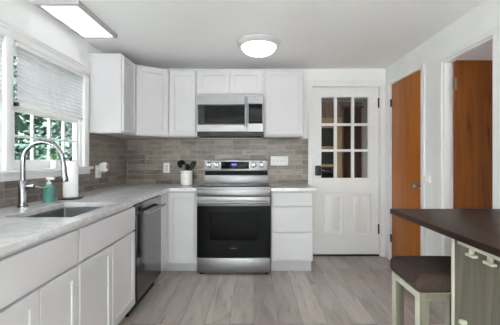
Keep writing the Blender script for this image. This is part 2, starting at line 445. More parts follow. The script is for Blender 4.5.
struct(MB().box(XL+0.009, XL+0.026, WY0-0.1, 3.17, 1.066, WZ0-0.022, 0.003).build('trim_8', M_trim))

def window_shade(y0, y1, label):
    t = thing('window_shade', (XL+0.002, (y0+y1)/2, 1.56), label, 'window shade', None)
    x = XL-0.002
    MB().box(x-0.012, x+0.02, y0, y1, 1.955, 1.983, 0.002).build('headrail', M_white, t)
    m = MB(); T = bmesh.new(); n = 24; z0, z1 = 1.588, 1.956; rows = []
    for k in range(n+1):
        z = z0+(z1-z0)*k/n; dx = 0.013 if k % 2 else -0.005
        rows.append([T.verts.new((x+dx, y, z)) for y in (y0+0.004, y1-0.004)])
    for A, B in zip(rows, rows[1:]): T.faces.new((A[0], A[1], B[1], B[0]))
    m._merge(T)
    m.build('pleated_fabric', M_shade, t, angle=5)
    MB().box(x-0.012, x+0.016, y0+0.002, y1-0.002, 1.562, 1.588, 0.003).build('bottom_rail', M_white, t)
    MB().box(x-0.013, x+0.017, y0-0.002, y0+0.018, 1.560, 1.585, 0.002).build('end_cap', M_blackplastic, t)
    return t
window_shade(WY0+0.03, 2.085, 'white pleated shade cut off by the left edge of the photo, nearer the camera')
window_shade(2.212, WY1-0.006, 'white pleated shade half lowered over the window behind the faucet')

# ------------------------------------------------------------------ garden outside the left windows
struct(MB().box(-14, XL-0.22, -14, 16, -0.5, -0.4).build('ground', M_grass))
struct(MB().box(-1.7, 8, -14, YR-0.2, -0.16, -0.02).build('ground', M_bounce_terrace))  # unseen pale terrace, added to bounce sun through the rear opening
def tree(name, x, y, h, r, m, label, n=1500, leaf=0.10, low=0.3):
    t = thing(name, (x, y, -0.4), label, 'tree', 'garden trees outside the kitchen window')
    rng = random.Random(int(x*100+y*10))
    tr = MB(); tr.tube([(x, y, -0.4), (x+0.04, y, low), (x-0.03, y+0.02, h*0.6), (x+0.02, y, h*0.9)], [0.09, 0.07, 0.05, 0.02], 8)
    for k in range(9):
        a = rng.uniform(0, 2*PI); z = rng.uniform(low, h*0.8)
        tr.tube([(x, y, z), (x+0.5*r*math.cos(a), y+0.5*r*math.sin(a), z+0.25), (x+0.85*r*math.cos(a), y+0.85*r*math.sin(a), z+0.35)], [0.03, 0.02, 0.008], 6)
    tr.build('trunk', M_bark, t)
    V, F = [], []
    blobs = [(x+rng.uniform(-.5, .5)*r, y+rng.uniform(-.5, .5)*r, rng.uniform(low, h), rng.uniform(0.3, 0.6)*r) for _ in range(40)]
    ox, oy, oz = t.location
    for k in range(n):
        bx, by, bz, br = rng.choice(blobs)
        d = Vector((rng.gauss(0, 1), rng.gauss(0, 1), rng.gauss(0, 1))).normalized()*br*rng.uniform(0.6, 1.0)
        c = Vector((bx-ox, by-oy, bz-oz))+d
        if c.z < 0.05: c.z = 0.05
        a = Vector((rng.gauss(0, 1), rng.gauss(0, 1), rng.gauss(0, 1))).normalized(); b = a.orthogonal().normalized()
        s = leaf*rng.uniform(0.6, 1.3); i = len(V)
        V += [c-a*s, c+b*s*0.45, c+a*s, c-b*s*0.45]; F.append((i, i+1, i+2, i+3))
    me = bpy.data.meshes.new('foliage'); me.from_pydata([tuple(v) for v in V], [], F); me.materials.append(m)
    o = bpy.data.objects.new('foliage', me); C.objects.link(o); o.parent = t
tree('garden_tree', -4.3, 6.35, 2.9, 0.95, M_leaf_a, 'dark green garden tree seen through the leftmost panes of the window behind the faucet', 6000, 0.07)
tree('garden_tree', -5.3, 8.55, 3.2, 0.8, M_leaf_b, 'bluish green garden tree seen through the middle panes of the window behind the faucet', 6000, 0.07)
tree('garden_tree', -7.4, 7.4, 3.8, 1.2, M_leaf_b, 'tall background garden tree filling the gap between the two nearer trees', 5200, 0.10)
tree('garden_tree', -3.9, 4.5, 2.8, 1.0, M_leaf_a, 'garden tree outside the window at the photo left edge', 4500, 0.07)
tree('garden_tree', -8.2, 10.3, 4.0, 1.2, M_leaf_a, 'far garden tree beside the dark neighbouring house', 5200, 0.10)
tree('garden_tree', -10.8, 13.2, 4.6, 1.5, M_leaf_b, 'farthest garden tree behind all the others, a pale backdrop in the window panes', 5200, 0.12)
ho = thing('house', (-6.2, 13.8, -0.4), 'dark brown-grey neighbouring house seen behind the trees through the rightmost window panes', 'house')
MB().box(-8.1, -4.0, 12.6, 15.6, -0.4, 3.2).build('wall', M_siding, ho)
t_ = profile_y([(-8.4, 3.2), (-3.7, 3.2), (-6.05, 5.0)], 12.4, 15.8).build('roof', M_roof, ho)
hw = MB().relief([-5.5, -5.42, -4.88, -4.8], [1.0, 1.08, 2.1, 2.18], lambda i, j: None if (i, j) == (1, 1) else 0.0, 0.06, face_my(12.55)).build('window', M_trim, ho)
MB().box(-5.42, -4.88, 12.575, 12.585, 1.08, 2.1).build('pane', M_blackglass, hw)

# ------------------------------------------------------------------ back door and porch
cas = MB().relief([0.668, DX0+0.005, DX1-0.005, 1.622], [0, DZ-0.012, 2.172], lambda i, j: None if (i == 1 and j == 0) else 0.0, 0.018, face_my(YB-0.018))
struct(cas.build('trim_9', M_trim, bevel=0.003))
jm = MB().relief([DX0, DX0+0.014, DX1-0.014, DX1], [0, DZ-0.014, DZ], lambda i, j: None if (i == 1 and j == 0) else 0.0, 0.12, face_my(YB))
struct(jm.build('trim_10', M_trim))
struct(MB().box(DX0+0.014, DX1-0.014, YB+0.004, YB+0.116, 0, 0.016, 0.003).build('trim_11', M_blackmetal))
d1u = [0.7285, 0.832, 0.995, 1.03, 1.195, 1.228, 1.393, 1.5505]
d1v = [0.02, 0.275, 0.79, 0.965, 1.31, 1.336, 1.618, 1.648, 1.972, 2.093]
def d1(i, j):
    return 0.0
us = sorted(set([0.7285, 0.84, 0.838+0.0, 1.098, 1.196, 1.448, 0.836, 0.998, 1.036, 1.204, 1.240, 1.418, 1.5505]))
us = [0.7285, 0.838, 0.996, 1.032, 1.10, 1.197, 1.211, 1.247, 1.418, 1.447, 1.5505]
vs = [0.02, 0.27, 0.775, 0.968, 1.295, 1.325, 1.617, 1.648, 1.972, 2.093]
def d1(i, j):
    u = (us[i]+us[i+1])/2; v = (vs[j]+vs[j+1])/2
    if 0.27 < v < 0.775 and (0.838 < u < 1.10 or 1.197 < u < 1.447): return -0.016
    lite = (0.838 < u < 0.996 or 1.032 < u < 1.211 or 1.247 < u < 1.418)
    if lite and (0.968 < v < 1.295 or 1.325 < v < 1.617 or 1.648 < v < 1.972): return None
    return 0.0
DF = YB+0.022
door1 = struct(MB().relief(us, vs, d1, 0.04, face_my(DF)).build('door_1', M_trim, bevel=0.0025), 'white nine-light back door with two lower panels')
# panels raised inside their recess
for a, b in ((0.838, 1.10), (1.197, 1.447)):
    MB().box(a+0.04, b-0.04, DF+0.006, DF+0.018, 0.31, 0.735, 0.005).build('raised_panel', M_trim, door1)
MB().box(0.83, 1.425, DF+0.018, DF+0.022, 0.96, 1.98).build('pane', M_pane, door1)
lk = MB().box(0.757, 0.832, DF-0.026, DF, 0.998, 1.122, 0.01, 3).build('keypad_lock', M_blackplastic, door1)
MB().cyl((0.794, DF-0.026, 1.03), (0.794, DF-0.038, 1.03), 0.017, 20, bev=0.002).build('thumb_turn', M_blackmetal, lk)
lv = MB().tube([(0.825, DF-0.02, 1.068), (0.835, DF-0.05, 1.068), (0.86, DF-0.052, 1.060), (0.885, DF-0.052, 1.050), (0.92, DF-0.05, 1.056)], 0.006, 10).build('lever_handle', M_chrome, door1)
for z in (1.90, 0.335):
    h_ = MB().box(1.538, 1.566, DF-0.0035, DF-0.0003, z-0.06, z+0.06, 0.001)
    h_.cyl((1.556, DF-0.008, z-0.062), (1.556, DF-0.008, z+0.062), 0.009, 12); h_.build('hinge', M_blackmetal, door1)

# porch beyond
PY = 6.2
struct(MB().box(0.0, 3.2, YB+0.13, PY+0.1, -0.1, 0).build('floor_2', M_floor))
struct(MB().box(0.0, 3.2, YB+0.12, PY+0.1, 2.32, 2.4).build('ceiling_2', M_ceil))
gus = [0.0]; 
while gus[-1] < 3.2: gus += [gus[-1]+0.012, gus[-1]+0.15]
struct(MB().relief(gus, [0, 2.32], lambda i, j: -0.006 if i % 2 == 0 else 0.0, 0.05, face_my(PY)).build('wall_porch_back', M_panelling))
struct(MB().box(-0.05, 0.0, YB+0.13, PY, 0, 2.32).build('wall_porch_left', M_panelling))
struct(MB().relief([YB+0.12, 4.6, 6.0, PY], [0, 0.7, 2.1, 2.32], lambda i, j: None if (i, j) == (1, 1) else 0.0, 0.05, face_mx(3.2)).build('wall_porch_right', M_panelling))  # unseen side opening added to let skylight into the porch
struct(MB().box(0.02, 3.18, PY-0.03, PY, 2.262, 2.318, 0.004).build('trim_12', M_greytrim))
pd = struct(MB().relief([0.80, 0.93, 1.50, 1.63], [0.0, 0.22, 0.72, 1.055, 1.105, 1.39, 1.435, 1.775, 1.965],
     lambda i, j: None if (i == 1 and j in (2, 4, 6)) else (-0.01 if i == 1 and j == 1 else 0.0), 0.05, face_my(PY-0.051)).build('door_4', M_tan), 'tan wooden porch door with three dark panes seen through the back door glass')
MB().box(0.92, 1.51, PY-0.03, PY-0.024, 0.71, 1.785).build('pane', M_blackglass, pd)
cu = thing('curtain', (1.77, PY-0.08, 0.05), 'dark brown curtain hanging in the porch, seen through the middle panes of the back door', 'curtain')
T = bmesh.new(); R = []
for k in range(49):
    xx = 1.665+0.3*k/48; yy = PY-0.06+0.022*math.sin(k*0.9)
    R.append((xx, yy))
m_ = MB(); bk = [(x, y+0.008) for x, y in reversed(R)]
m_.prism(R+bk, 0.05, 2.14); m_.build('drape', M_curtain, cu)
MB().cyl((1.62, PY-0.06, 2.16), (2.02, PY-0.06, 2.16), 0.012, 12).build('rod', M_blackmetal, cu)
for x in (1.64, 2.0): MB().cyl((x, PY-0.06, 2.16), (x, PY, 2.16), 0.008, 8).build('bracket', M_blackmetal, cu)
struct(MB().box(2.0, 2.1, PY-0.02, PY, 0, 2.26, 0.004).build('trim_13', M_greytrim))

# ------------------------------------------------------------------ right wall doors
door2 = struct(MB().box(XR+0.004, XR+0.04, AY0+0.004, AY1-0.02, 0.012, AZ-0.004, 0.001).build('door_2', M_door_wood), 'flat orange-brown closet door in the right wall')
kn = MB().lathe((XR+0.004, 3.268, 0.935), [(0, 0), (0.026, 0), (0.028, 0.004), (0.024, 0.008), (0.010, 0.012), (0.009, 0.03), (0.018, 0.036), (0.026, 0.046), (0.026, 0.056), (0.018, 0.064), (0, 0.066)], 24, (-1, 0, 0)).build('knob', M_chrome, door2)
for z in (1.865, 0.27):
    MB().cyl((XR-0.006, AY1-0.016, z-0.045), (XR-0.006, AY1-0.016, z+0.045), 0.010, 12).build('hinge', M_blackmetal, door2)
def casing(nm, y0, y1, z0, z1, t=0.018): struct(MB().box(XR-t, XR, y0, y1, z0, z1, 0.003).build(nm, M_trim))
casing('trim_14', AY1, YB-0.02, 0, AZ+0.03, 0.012)
casing('trim_15', 3.165, AY0, 0, AZ+0.03, 0.016)
casing('trim_16', AY0, AY1, AZ, AZ+0.03, 0.012)
struct(MB().relief([2.19-0.04, BY0, BY1, 2.995], [0, BZ, 2.09], lambda i, j: None if (i == 1 and j == 0) else 0.0, 0.018, face_mx(XR-0.018)).build('trim_17', M_trim, bevel=0.004))
struct(MB().relief([BY0, BY0+0.015, BY1-0.015, BY1], [0, BZ-0.015, BZ], lambda i, j: None if (i == 1 and j == 0) else 0.0, 0.066, face_mx(XR)).build('trim_18', M_trim))
struct(MB().box(XR-0.012, XR, 2.997, 3.163, 0, 0.09, 0.003).build('baseboard_right', M_trim))
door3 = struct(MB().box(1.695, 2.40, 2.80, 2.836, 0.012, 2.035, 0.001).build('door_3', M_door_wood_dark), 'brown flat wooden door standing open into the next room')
for z in (1.835, 0.3):
    h = MB().box(1.668, 1.69, BY1-0.075, BY1-0.068, z-0.05, z+0.05, 0.001)
    h.cyl((1.689, BY1-0.078, z-0.05), (1.689, BY1-0.078, z+0.05), 0.008, 12)
    h.build('hinge', M_nickel, door3)
# next room
RX = 4.6
struct(MB().box(XR+0.07, RX, 0.5, 4.1, -0.1, 0).build('floor_3', M_floor))
struct(MB().box(XR+0.066, RX, 0.5, 4.1, ZC, ZC+0.1).build('ceiling_3', M_ceil))
struct(MB().box(XR+0.066, RX, 4.02, 4.1, 0, ZC).build('wall_bedroom_back', M_wall))
struct(MB().box(XR+0.066, RX, 0.5, 0.58, 0, ZC).build('wall_bedroom_front', M_wall))
struct(MB().relief([0.58, 1.2, 2.9, 4.02], [0, 0.8, 2.0, ZC], lambda i, j: None if (i, j) == (1, 1) else 0.0, 0.1, face_mx(RX)).build('wall_bedroom_right', M_wall))  # unseen opening added so daylight reaches the next room

# ------------------------------------------------------------------ base cabinets, left run
XF = -0.90                                                  # door face of the left run
ZB, ZT = 0.105, 0.868
def left_base(y0, y1, label):
    t = thing('base_cabinet', ((XL+XF)/2, (y0+y1)/2, 0), label, 'cabinet', 'white shaker base cabinets')
    carcass(XL+0.012, XF-0.0225, y0, y1, ZB-0.005, ZT).build('body', M_cab, t)
    MB().box(XL+0.1, XF-0.09, y0+0.001, y1-0.001, 0, ZB-0.005).build('toe_kick', M_toe_shaded, t)
    g = 0.007; ym = (y0+y1)/2
    slab(face_px(XF), y0+g, y1-g, 0.674, 0.845).build('drawer', M_cab, t, bevel=0.002)
    shaker(face_px(XF), y0+g, ym-g/2, ZB+0.005, 0.660).build('door', M_cab, t, bevel=0.002)
    shaker(face_px(XF), ym+g/2, y1-g, ZB+0.005, 0.660).build('door', M_cab, t, bevel=0.002)
    return t
left_base(1.09, 1.716, 'white base cabinet at the photo lower left edge, left of the sink cabinet')
left_base(1.719, 2.534, 'white sink cabinet with long blank drawer front over two shaker doors, beside the dishwasher')

# dishwasher
DY0, DY1 = 2.539, 3.205
dw = thing('dishwasher', (-1.2, (DY0+DY1)/2, 0), 'dark stainless dishwasher with a bar handle set in the left run of cabinets', 'dishwasher')
MB().box(-1.50, -0.925, DY0+0.004, DY1-0.004, 0.10, 0.862).build('tub', M_enamel, dw)
dd = MB().relief([DY0+0.006, DY0+0.10, DY1-0.006], [0.115, 0.858], lambda i, j: 0.0, 0.03, face_px(-0.892)).build('door', M_dsteel, dw, bevel=0.003)
MB().box(-0.925, -0.905, DY0+0.006, DY1-0.006, 0.858, 0.866).build('control_strip', M_blackglass, dw)
hd = MB().cyl((-0.845, DY0+0.13, 0.775), (-0.845, DY1-0.05, 0.775), 0.013, 16, bev=0.003).build('handle', M_steel, dw)
for y in (DY0+0.17, DY1-0.09): MB().cyl((-0.892, y, 0.775), (-0.845, y, 0.775), 0.009, 12).build('handle_post', M_steel, hd)
MB().box(-1.45, -0.96, DY0+0.006, DY1-0.006, 0.0, 0.10).build('toe_kick', M_blackplastic, dw)

# corner cabinet with a folding pair of leaves
YF = 3.505
ct = thing('corner_cabinet', (-1.25, 3.8, 0), 'white corner base cabinet with a folding pair of shaker doors between dishwasher and range', 'cabinet', 'white shaker base cabinets')
MB().prism([(XL+0.012, 3.209), (XF-0.0225, 3.209), (XF-0.0225, YF+0.0225), (-0.602, YF+0.0225), (-0.602, YB-0.01), (XL+0.012, YB-0.01)], ZB-0.005, ZT).build('body', M_cab, ct)
MB().prism([(XL+0.1, 3.211), (XF-0.09, 3.211), (XF-0.09, YF+0.09), (-0.604, YF+0.09), (-0.604, YB-0.1), (XL+0.1, YB-0.1)], 0, ZB-0.005).build('toe_kick', M_toe_shaded, ct)
shaker(face_px(XF), 3.213, YF-0.002, ZB+0.008, 0.850, rail=0.05).build('door', M_cab, ct, bevel=0.002)
shaker(face_my(YF), XF+0.003, -0.632, ZB+0.008, 0.850, rail=0.05).build('door', M_cab, ct, bevel=0.002)

# drawer cabinet right of the range
rb = thing('drawer_cabinet', (0.4, 3.8, 0), 'white three-drawer base cabinet between the range and the back door', 'cabinet', 'white shaker base cabinets')
carcass(0.183, 0.622, YF+0.0225, YB-0.01, ZB+0.02, ZT).build('body', M_cab, rb)
MB().box(0.185, 0.618, YF+0.09, YB-0.1, 0, ZB+0.02).build('toe_kick', M_toe_shaded, rb)
for z0, z1 in ((0.712, 0.853), (0.440, 0.698), (0.150, 0.426)):
    slab(face_my(YF), 0.195, 0.614, z0, z1).build('drawer', M_cab, rb, bevel=0.002)

# ------------------------------------------------------------------ worktops
SX0, SX1, SY0, SY1 = -1.335, -0.962, 1.757, 2.347           # sink cut-out
CE, CY = -0.886, 3.478                                      # front edges
cx = [XL+0.0095, SX0, SX1, CE, -0.600]; cy = [1.06, SY0, SY1, CY, YB-0.0095]
def ctop(i, j):
    if (i, j) == (1, 1): return None
    if i == 3 and j != 3: return None
    return 0.0
wt = MB().relief(cx, cy, ctop, 0.032, face_pz(0.900)).build('worktop', M_quartz, bevel=0.002)
tag(wt, 'L-shaped pale grey quartz worktop with the sink, running under the windows to the range', 'worktop', 'grey quartz worktops')
wt2 = MB().relief([0.178, 0.655], [CY, YB-0.0095], lambda i, j: 0.0, 0.032, face_pz(0.900)).build('worktop', M_quartz, bevel=0.002)
tag(wt2, 'short pale grey quartz worktop on the three-drawer cabinet right of the range', 'worktop', 'grey quartz worktops')

# sink
sk = thing('sink', ((SX0+SX1)/2, (SY0+SY1)/2, 0.66), 'undermounted grey steel sink below the tall faucet', 'sink')
e = 0.004
MB().relief([SX0-0.014, SX0+e, SX1-e, SX1+0.014], [SY0-0.014, SY0+e, SY1-e, SY1+0.014], lambda i, j: -0.185 if (i, j) == (1, 1) else 0.0, 0.2, face_pz(0.867)).build('basin', M_sinksteel, sk, bevel=0.006)
MB().lathe((-1.15, 2.05, 0.683), [(0, 0), (0.045, 0), (0.045, 0.004), (0.03, 0.006), (0, 0.002)], 24).build('drain', M_chrome, sk)

# faucet
FX, FY = -1.472, 2.123
fa = thing('faucet', (FX, FY, 0.90), 'tall chrome gooseneck pull-down faucet standing behind the sink', 'faucet')
MB().lathe((FX, FY, 0.9), [(0, 0), (0.031, 0), (0.031, 0.006), (0.0265, 0.012), (0.0265, 0.16), (0.021, 0.168), (0, 0.168)], 28).build('body', M_chrome, fa)
pts = [(FX, FY, 1.066), (FX, FY, 1.12), (FX, FY, 1.165)]
rad = 0.128
for k in range(1, 17):
    a = PI - PI*1.0*k/16
    pts.append((FX+rad+rad*math.cos(a), FY, 1.187+rad*math.sin(a)))
pts.append((FX+2*rad+0.004, FY, 1.165))
MB().tube(pts, 0.0145, 18).build('gooseneck', M_chrome, fa)
MB().lathe((FX+2*rad+0.004, FY, 1.165), [(0, 0), (0.0155, 0), (0.0165, 0.01), (0.0165, 0.06), (0.0195, 0.072), (0.021, 0.098), (0.019, 0.104), (0, 0.104)], 24, (0.07, 0, -1)).build('spray_head', M_chrome, fa)
hb = MB().cyl((FX+0.022, FY, 1.03), (FX+0.075, FY, 1.03), 0.015, 20, bev=0.003).build('handle', M_chrome, fa)
MB().tube([(FX+0.066, FY, 1.032), (FX+0.11, FY, 1.024), (FX+0.15, FY, 1.018)], [0.006, 0.0055, 0.005], 10).build('lever', M_chrome, hb)

# soap dispenser
sx, sy = -1.447, 2.352
so = thing('soap_dispenser', (sx, sy, 0.9), 'teal soap bottle with a white pump beside the faucet', 'soap dispenser')
MB().lathe((sx, sy, 0.9), [(0, 0), (0.034, 0), (0.038, 0.006), (0.038, 0.095), (0.034, 0.112), (0.02, 0.124), (0.015, 0.128), (0, 0.128)], 28).build('bottle', M_teal, so)
MB().lathe((sx, sy, 1.028), [(0, 0), (0.017, 0), (0.017, 0.014), (0.008, 0.018), (0.006, 0.034), (0, 0.034)], 20).build('collar', M_white, so)
pm = MB().box(sx-0.016, sx+0.038, sy-0.013, sy+0.013, 1.060, 1.076, 0.005, 3)
pm.build('pump_head', M_white, so)

# paper towel holder and roll
px_, py_ = -1.415, 2.572
ph = thing('paper_towel_holder', (px_, py_, 0.9), 'dark metal paper towel holder on the worktop behind the sink', 'paper towel holder')
MB().lathe((px_, py_, 0.9), [(0, 0), (0.086, 0), (0.088, 0.004), (0.086, 0.010), (0.02, 0.013), (0, 0.013)], 36).build('base', M_blackmetal, ph)
MB().cyl((px_, py_, 0.912), (px_, py_, 1.20), 0.006, 12).build('rod', M_blackmetal, ph)
MB().lathe((px_, py_, 1.197), [(0, 0), (0.007, 0.0), (0.012, 0.008), (0.012, 0.016), (0.006, 0.024), (0, 0.026)], 16).build('finial', M_blackmetal, ph)
tag(MB().lathe((px_, py_, 0.914), [(0.02, 0), (0.052, 0), (0.053, 0.003), (0.053, 0.272), (0.051, 0.275), (0.02, 0.275), (0.02, 0)], 36).build('paper_towel_roll', M_paper),
    'white paper towel roll on the dark holder right of the soap bottle', 'paper towel')

# potted plant on the window stool
qx, qy, qz = -1.562, 2.60, WZ0
pp = thing('potted_plant', (qx, qy, qz), 'small green plant in a white pot on the window sill behind the faucet', 'plant')
MB().lathe((qx, qy, qz), [(0, 0), (0.022, 0), (0.028, 0.058), (0.030, 0.060), (0.030, 0.066), (0.026, 0.066), (0.025, 0.056), (0, 0.056)], 24).build('pot', M_ceramic, pp)
V, F = [], []; rng = random.Random(3)
for k in range(90):
    a = rng.uniform(0, 2*PI); rr = rng.uniform(0, 0.045); z = rng.uniform(0.06, 0.15)
    c = Vector((rr*math.cos(a)*0.7, rr*math.sin(a)*1.3, z)); d = Vector((math.cos(a), math.sin(a), rng.uniform(-0.2, 0.8))).normalized(); b = d.cross(Vector((0, 0, 1))).normalized()
    s = rng.uniform(0.012, 0.022); i = len(V); V += [c-d*s, c+b*s*0.5, c+d*s, c-b*s*0.5]; F.append((i, i+1, i+2, i+3))
me = bpy.data.meshes.new('leaves'); me.from_pydata([tuple(v) for v in V], [], F); me.materials.append(M_leaf_house)
o = bpy.data.objects.new('leaves', me); C.objects.link(o); o.parent = pp
st = MB()
for k in range(7):
    a = k*0.9; st.tube([(qx, qy, qz+0.05), (qx+0.012*math.cos(a), qy+0.02*math.sin(a), qz+0.09), (qx+0.02*math.cos(a), qy+0.04*math.sin(a), qz+0.13)], 0.0014, 5)
st.build('stems', M_leaf_house, pp)

# outlets, switches, plug-in
def outlet_left(y, z):
    t = thing('wall_outlet', (XL+0.0085, y, z), 'white outlet plate on the left tile wall under the plug-in freshener', 'outlet')
    MB().box(XL+0.0088, XL+0.0145, y-0.06, y+0.06, z-0.064, z+0.064, 0.002).build('plate', M_white, t)
    MB().box(XL+0.0145, XL+0.017, y-0.017, y+0.017, z-0.036, z-0.004, 0.001).build('socket', M_ceramic, t)
    MB().box(XL+0.0145, XL+0.017, y-0.017, y+0.017, z+0.004, z+0.036, 0.001).build('socket', M_ceramic, t)
outlet_left(3.365, 1.078)
fx, fy, fz = XL+0.0172, 3.385, 1.118
fr = thing('plug_in_freshener', (fx, fy, fz), 'white rounded plug-in freshener on the outlet near the left corner', 'air freshener')
MB().lathe((fx, fy, fz), [(0, 0), (0.034, 0), (0.042, 0.008), (0.050, 0.025), (0.052, 0.045), (0.048, 0.064), (0.036, 0.074), (0, 0.076)], 28, (1, 0, 0.1)).build('body', M_white, fr)
MB().lathe((fx+0.0745, fy, fz+0.007), [(0, 0), (0.022, 0), (0.022, 0.003), (0.012, 0.004), (0.012, 0.001), (0, 0.001)], 20, (1, 0, 0.1)).build('vent', M_greytrim, fr)
MB().lathe((fx+0.04, fy, fz-0.064), [(0, 0), (0.014, 0), (0.017, 0.02), (0.017, 0.03), (0, 0.03)], 16).build('refill', M_greytrim, fr)

TW = YB-0.0085-0.0003
def outlet_back(x, z):
    t = thing('wall_outlet', (x, TW, z), 'white outlet plate on the back tile wall left of the utensil crock', 'outlet')
    MB().box(x-0.038, x+0.038, TW-0.006, TW, z-0.061, z+0.061, 0.002).build('plate', M_white, t)
    MB().box(x-0.017, x+0.017, TW-0.0085, TW-0.006, z-0.036, z-0.003, 0.001).build('socket', M_offwhite, t)
    MB().box(x-0.017, x+0.017, TW-0.0085, TW-0.006, z+0.003, z+0.036, 0.001).build('socket', M_offwhite, t)
outlet_back(-1.078, 1.096)
sw = thing('light_switch', (0.313, TW, 1.18), 'wide white four-gang switch plate on the back tile wall right of the range', 'light switch')
MB().box(0.313-0.108, 0.313+0.108, TW-0.006, TW, 1.123, 1.239, 0.002).build('plate', M_white, sw)
for k in range(4):
    x = 0.313+(k-1.5)*0.046
    MB().box(x-0.005, x+0.005, TW-0.018, TW-0.0055, 1.17, 1.192, 0.002).build('toggle', M_offwhite, sw)
s2 = thing('light_switch', (XR, 3.10, 1.02), 'small white switch box on the right wall between the two brown doors', 'light switch')
MB().box(XR-0.022, XR-0.0003, 3.052, 3.155, 0.985, 1.053, 0.004).build('plate', M_white, s2)
MB().box(XR-0.026, XR-0.021, 3.085, 3.122, 0.995, 1.03, 0.002).build('rocker', M_white, s2)

# ------------------------------------------------------------------ range
RX0, RX1, RF = -0.596, 0.174, 3.455
rg = thing('range', ((RX0+RX1)/2, 3.8, 0), 'stainless electric range with black glass oven door in the middle of the back wall', 'range')
MB().relief([RX0, RX0+0.07, RX1-0.07, RX1], [0.03, 0.25, 0.66, 0.885], lambda i, j: -0.42 if (i, j) == (1, 1) else 0.0, 0.585, face_my(RF+0.046)).build('body', M_enamel, rg)
MB().box(RX0, RX1, RF+0.012, RF+0.05, 0.822, 0.900, 0.004).build('front_panel', M_steel, rg)
MB().box(RX0, RX1, RF+0.004, 3.985, 0.900, 0.914, 0.004).build('cooktop', M_cookglass, rg)
MB().box(RX0, RX1, RF-0.002, RF+0.014, 0.886, 0.9135, 0.003).build('front_trim', M_steel, rg)
M_ring = paint('burner_ring', (70, 70, 74), 0.25, 0.05)
for x, y, r in ((-0.42, 3.60, 0.10), (-0.01, 3.60, 0.085), (-0.42, 3.84, 0.075), (-0.01, 3.84, 0.095), (-0.215, 3.82, 0.05)):
    MB().lathe((x, y, 0.9138), [(r-0.003, 0), (r, 0), (r, 0.0006), (r-0.003, 0.0006), (r-0.003, 0)], 48).build('burner_ring', M_ring, rg)
od = MB().relief([RX0+0.004, RX0+0.14, RX1-0.14, RX1-0.004], [0.184, 0.36, 0.655, 0.716], lambda i, j: None if (i, j) == (1, 1) else 0.0, 0.042, face_my(RF)).build('oven_door', M_blackglass, rg, bevel=0.002)
MB().box(RX0+0.004, RX1-0.004, RF-0.001, RF+0.042, 0.717, 0.813, 0.003).build('door_rail', M_steel, od)
MB().box(RX0+0.135, RX1-0.135, RF+0.004, RF+0.008, 0.355, 0.66).build('window', M_ovenpane, od)
oh = MB().cyl((RX0+0.03, RF-0.05, 0.762), (RX1-0.03, RF-0.05, 0.762), 0.0155, 18, bev=0.004).build('handle', M_steel, od)
for x in (RX0+0.07, RX1-0.07): MB().box(x-0.013, x+0.013, RF-0.05, RF, 0.75, 0.774, 0.003).build('handle_post', M_steel, oh)
lg = MB()
for k in range(7): lg.box(-0.243+k*0.0095, -0.243+k*0.0095+0.006, RF-0.0008, RF+0.001, 0.276, 0.283)
lg.build('badge', M_greytrim, od)
MB().box(RX0+0.004, RX1-0.004, RF+0.002, RF+0.044, 0.024, 0.176, 0.004).build('drawer', M_steel, rg)
for x in (RX0+0.04, RX1-0.04):
    for y in (RF+0.06, 4.0): MB().cyl((x, y, 0), (x, y, 0.032), 0.02, 14).build('foot', M_blackrubber, rg)
for z in (0.40, 0.50, 0.58):
    m = MB()
    for y in (3.56, 3.66, 3.76, 3.86): m.cyl((RX0+0.072, y, z), (RX1-0.072, y, z), 0.004, 8)
    m.cyl((RX0+0.1, 3.54, z), (RX0+0.1, 3.88, z), 0.004, 8).cyl((RX1-0.1, 3.54, z), (RX1-0.1, 3.88, z), 0.004, 8)
    m.build('oven_rack', M_steel, rg)
BX0, BX1 = -0.590, 0.168
MB().box(BX0, BX1, 3.985, 4.095, 0.885, 1.01, 0.003).build('splash_panel', M_steel, rg)
MB().box(BX0+0.004, BX1-0.004, 4.0, 4.09, 1.01, 1.065).build('vent_slot', M_blackrubber, rg)
bgd = MB().box(BX0, BX1, 3.95, 4.095, 1.062, 1.193, 0.008, 3).build('control_panel', M_steel, rg)
MB().box(-0.391, -0.058, 3.9485, 3.952, 1.085, 1.172, 0.001).build('display', M_blackglass, bgd)
dg = MB()
for x in (-0.262, -0.249, -0.232, -0.219):
    dg.box(x, x+0.0085, 3.9475, 3.949, 1.132, 1.136).box(x, x+0.0025, 3.9475, 3.949, 1.132, 1.147).box(x+0.006, x+0.0085, 3.9475, 3.949, 1.132, 1.147)
dg.build('clock_digits', M_blue, bgd)
for x in (-0.533, -0.441, -0.004, 0.090):
    k_ = MB().lathe((x, 3.951, 1.136), [(0, 0), (0.034, 0), (0.034, 0.005), (0.027, 0.007), (0.025, 0.028), (0.022, 0.031), (0, 0.031)], 28, (0, -1, 0)).build('knob', M_chrome, bgd)
    MB().box(x-0.004, x+0.004, 3.914, 3.921, 1.113, 1.159, 0.002).build('pointer', M_dsteel, k_)

# ------------------------------------------------------------------ microwave
mw = thing('microwave', (-0.265, 3.9, 1.455), 'stainless over-the-range microwave under the small two-door cabinet', 'microwave')
MX0, MX1, MF = -0.636, 0.106, 3.70
MB().box(MX0, MX1, MF+0.03, YB-0.011, 1.462, 1.909, 0.003).build('body', M_enamel, mw)
md = MB().relief([MX0, MX0+0.012, -0.088, -0.074], [1.510, 1.586, 1.811, 1.909], lambda i, j: -0.004 if (i, j) == (1, 1) else 0.0, 0.03, face_my(MF)).build('door', M_steel, mw, bevel=0.002)
MB().box(MX0+0.013, -0.089, MF+0.002, MF+0.006, 1.587, 1.81).build('window', M_blackplastic, md)
MB().box(MX0+0.085, -0.11, MF+0.0012, MF+0.003, 1.605, 1.795).build('inner_window', M_blackglass, md)
mh = MB().tube([(-0.092, MF-0.04, 1.55), (-0.092, MF-0.046, 1.60), (-0.092, MF-0.046, 1.84), (-0.092, MF-0.04, 1.885)], 0.0125, 14).build('handle', M_steel, md)
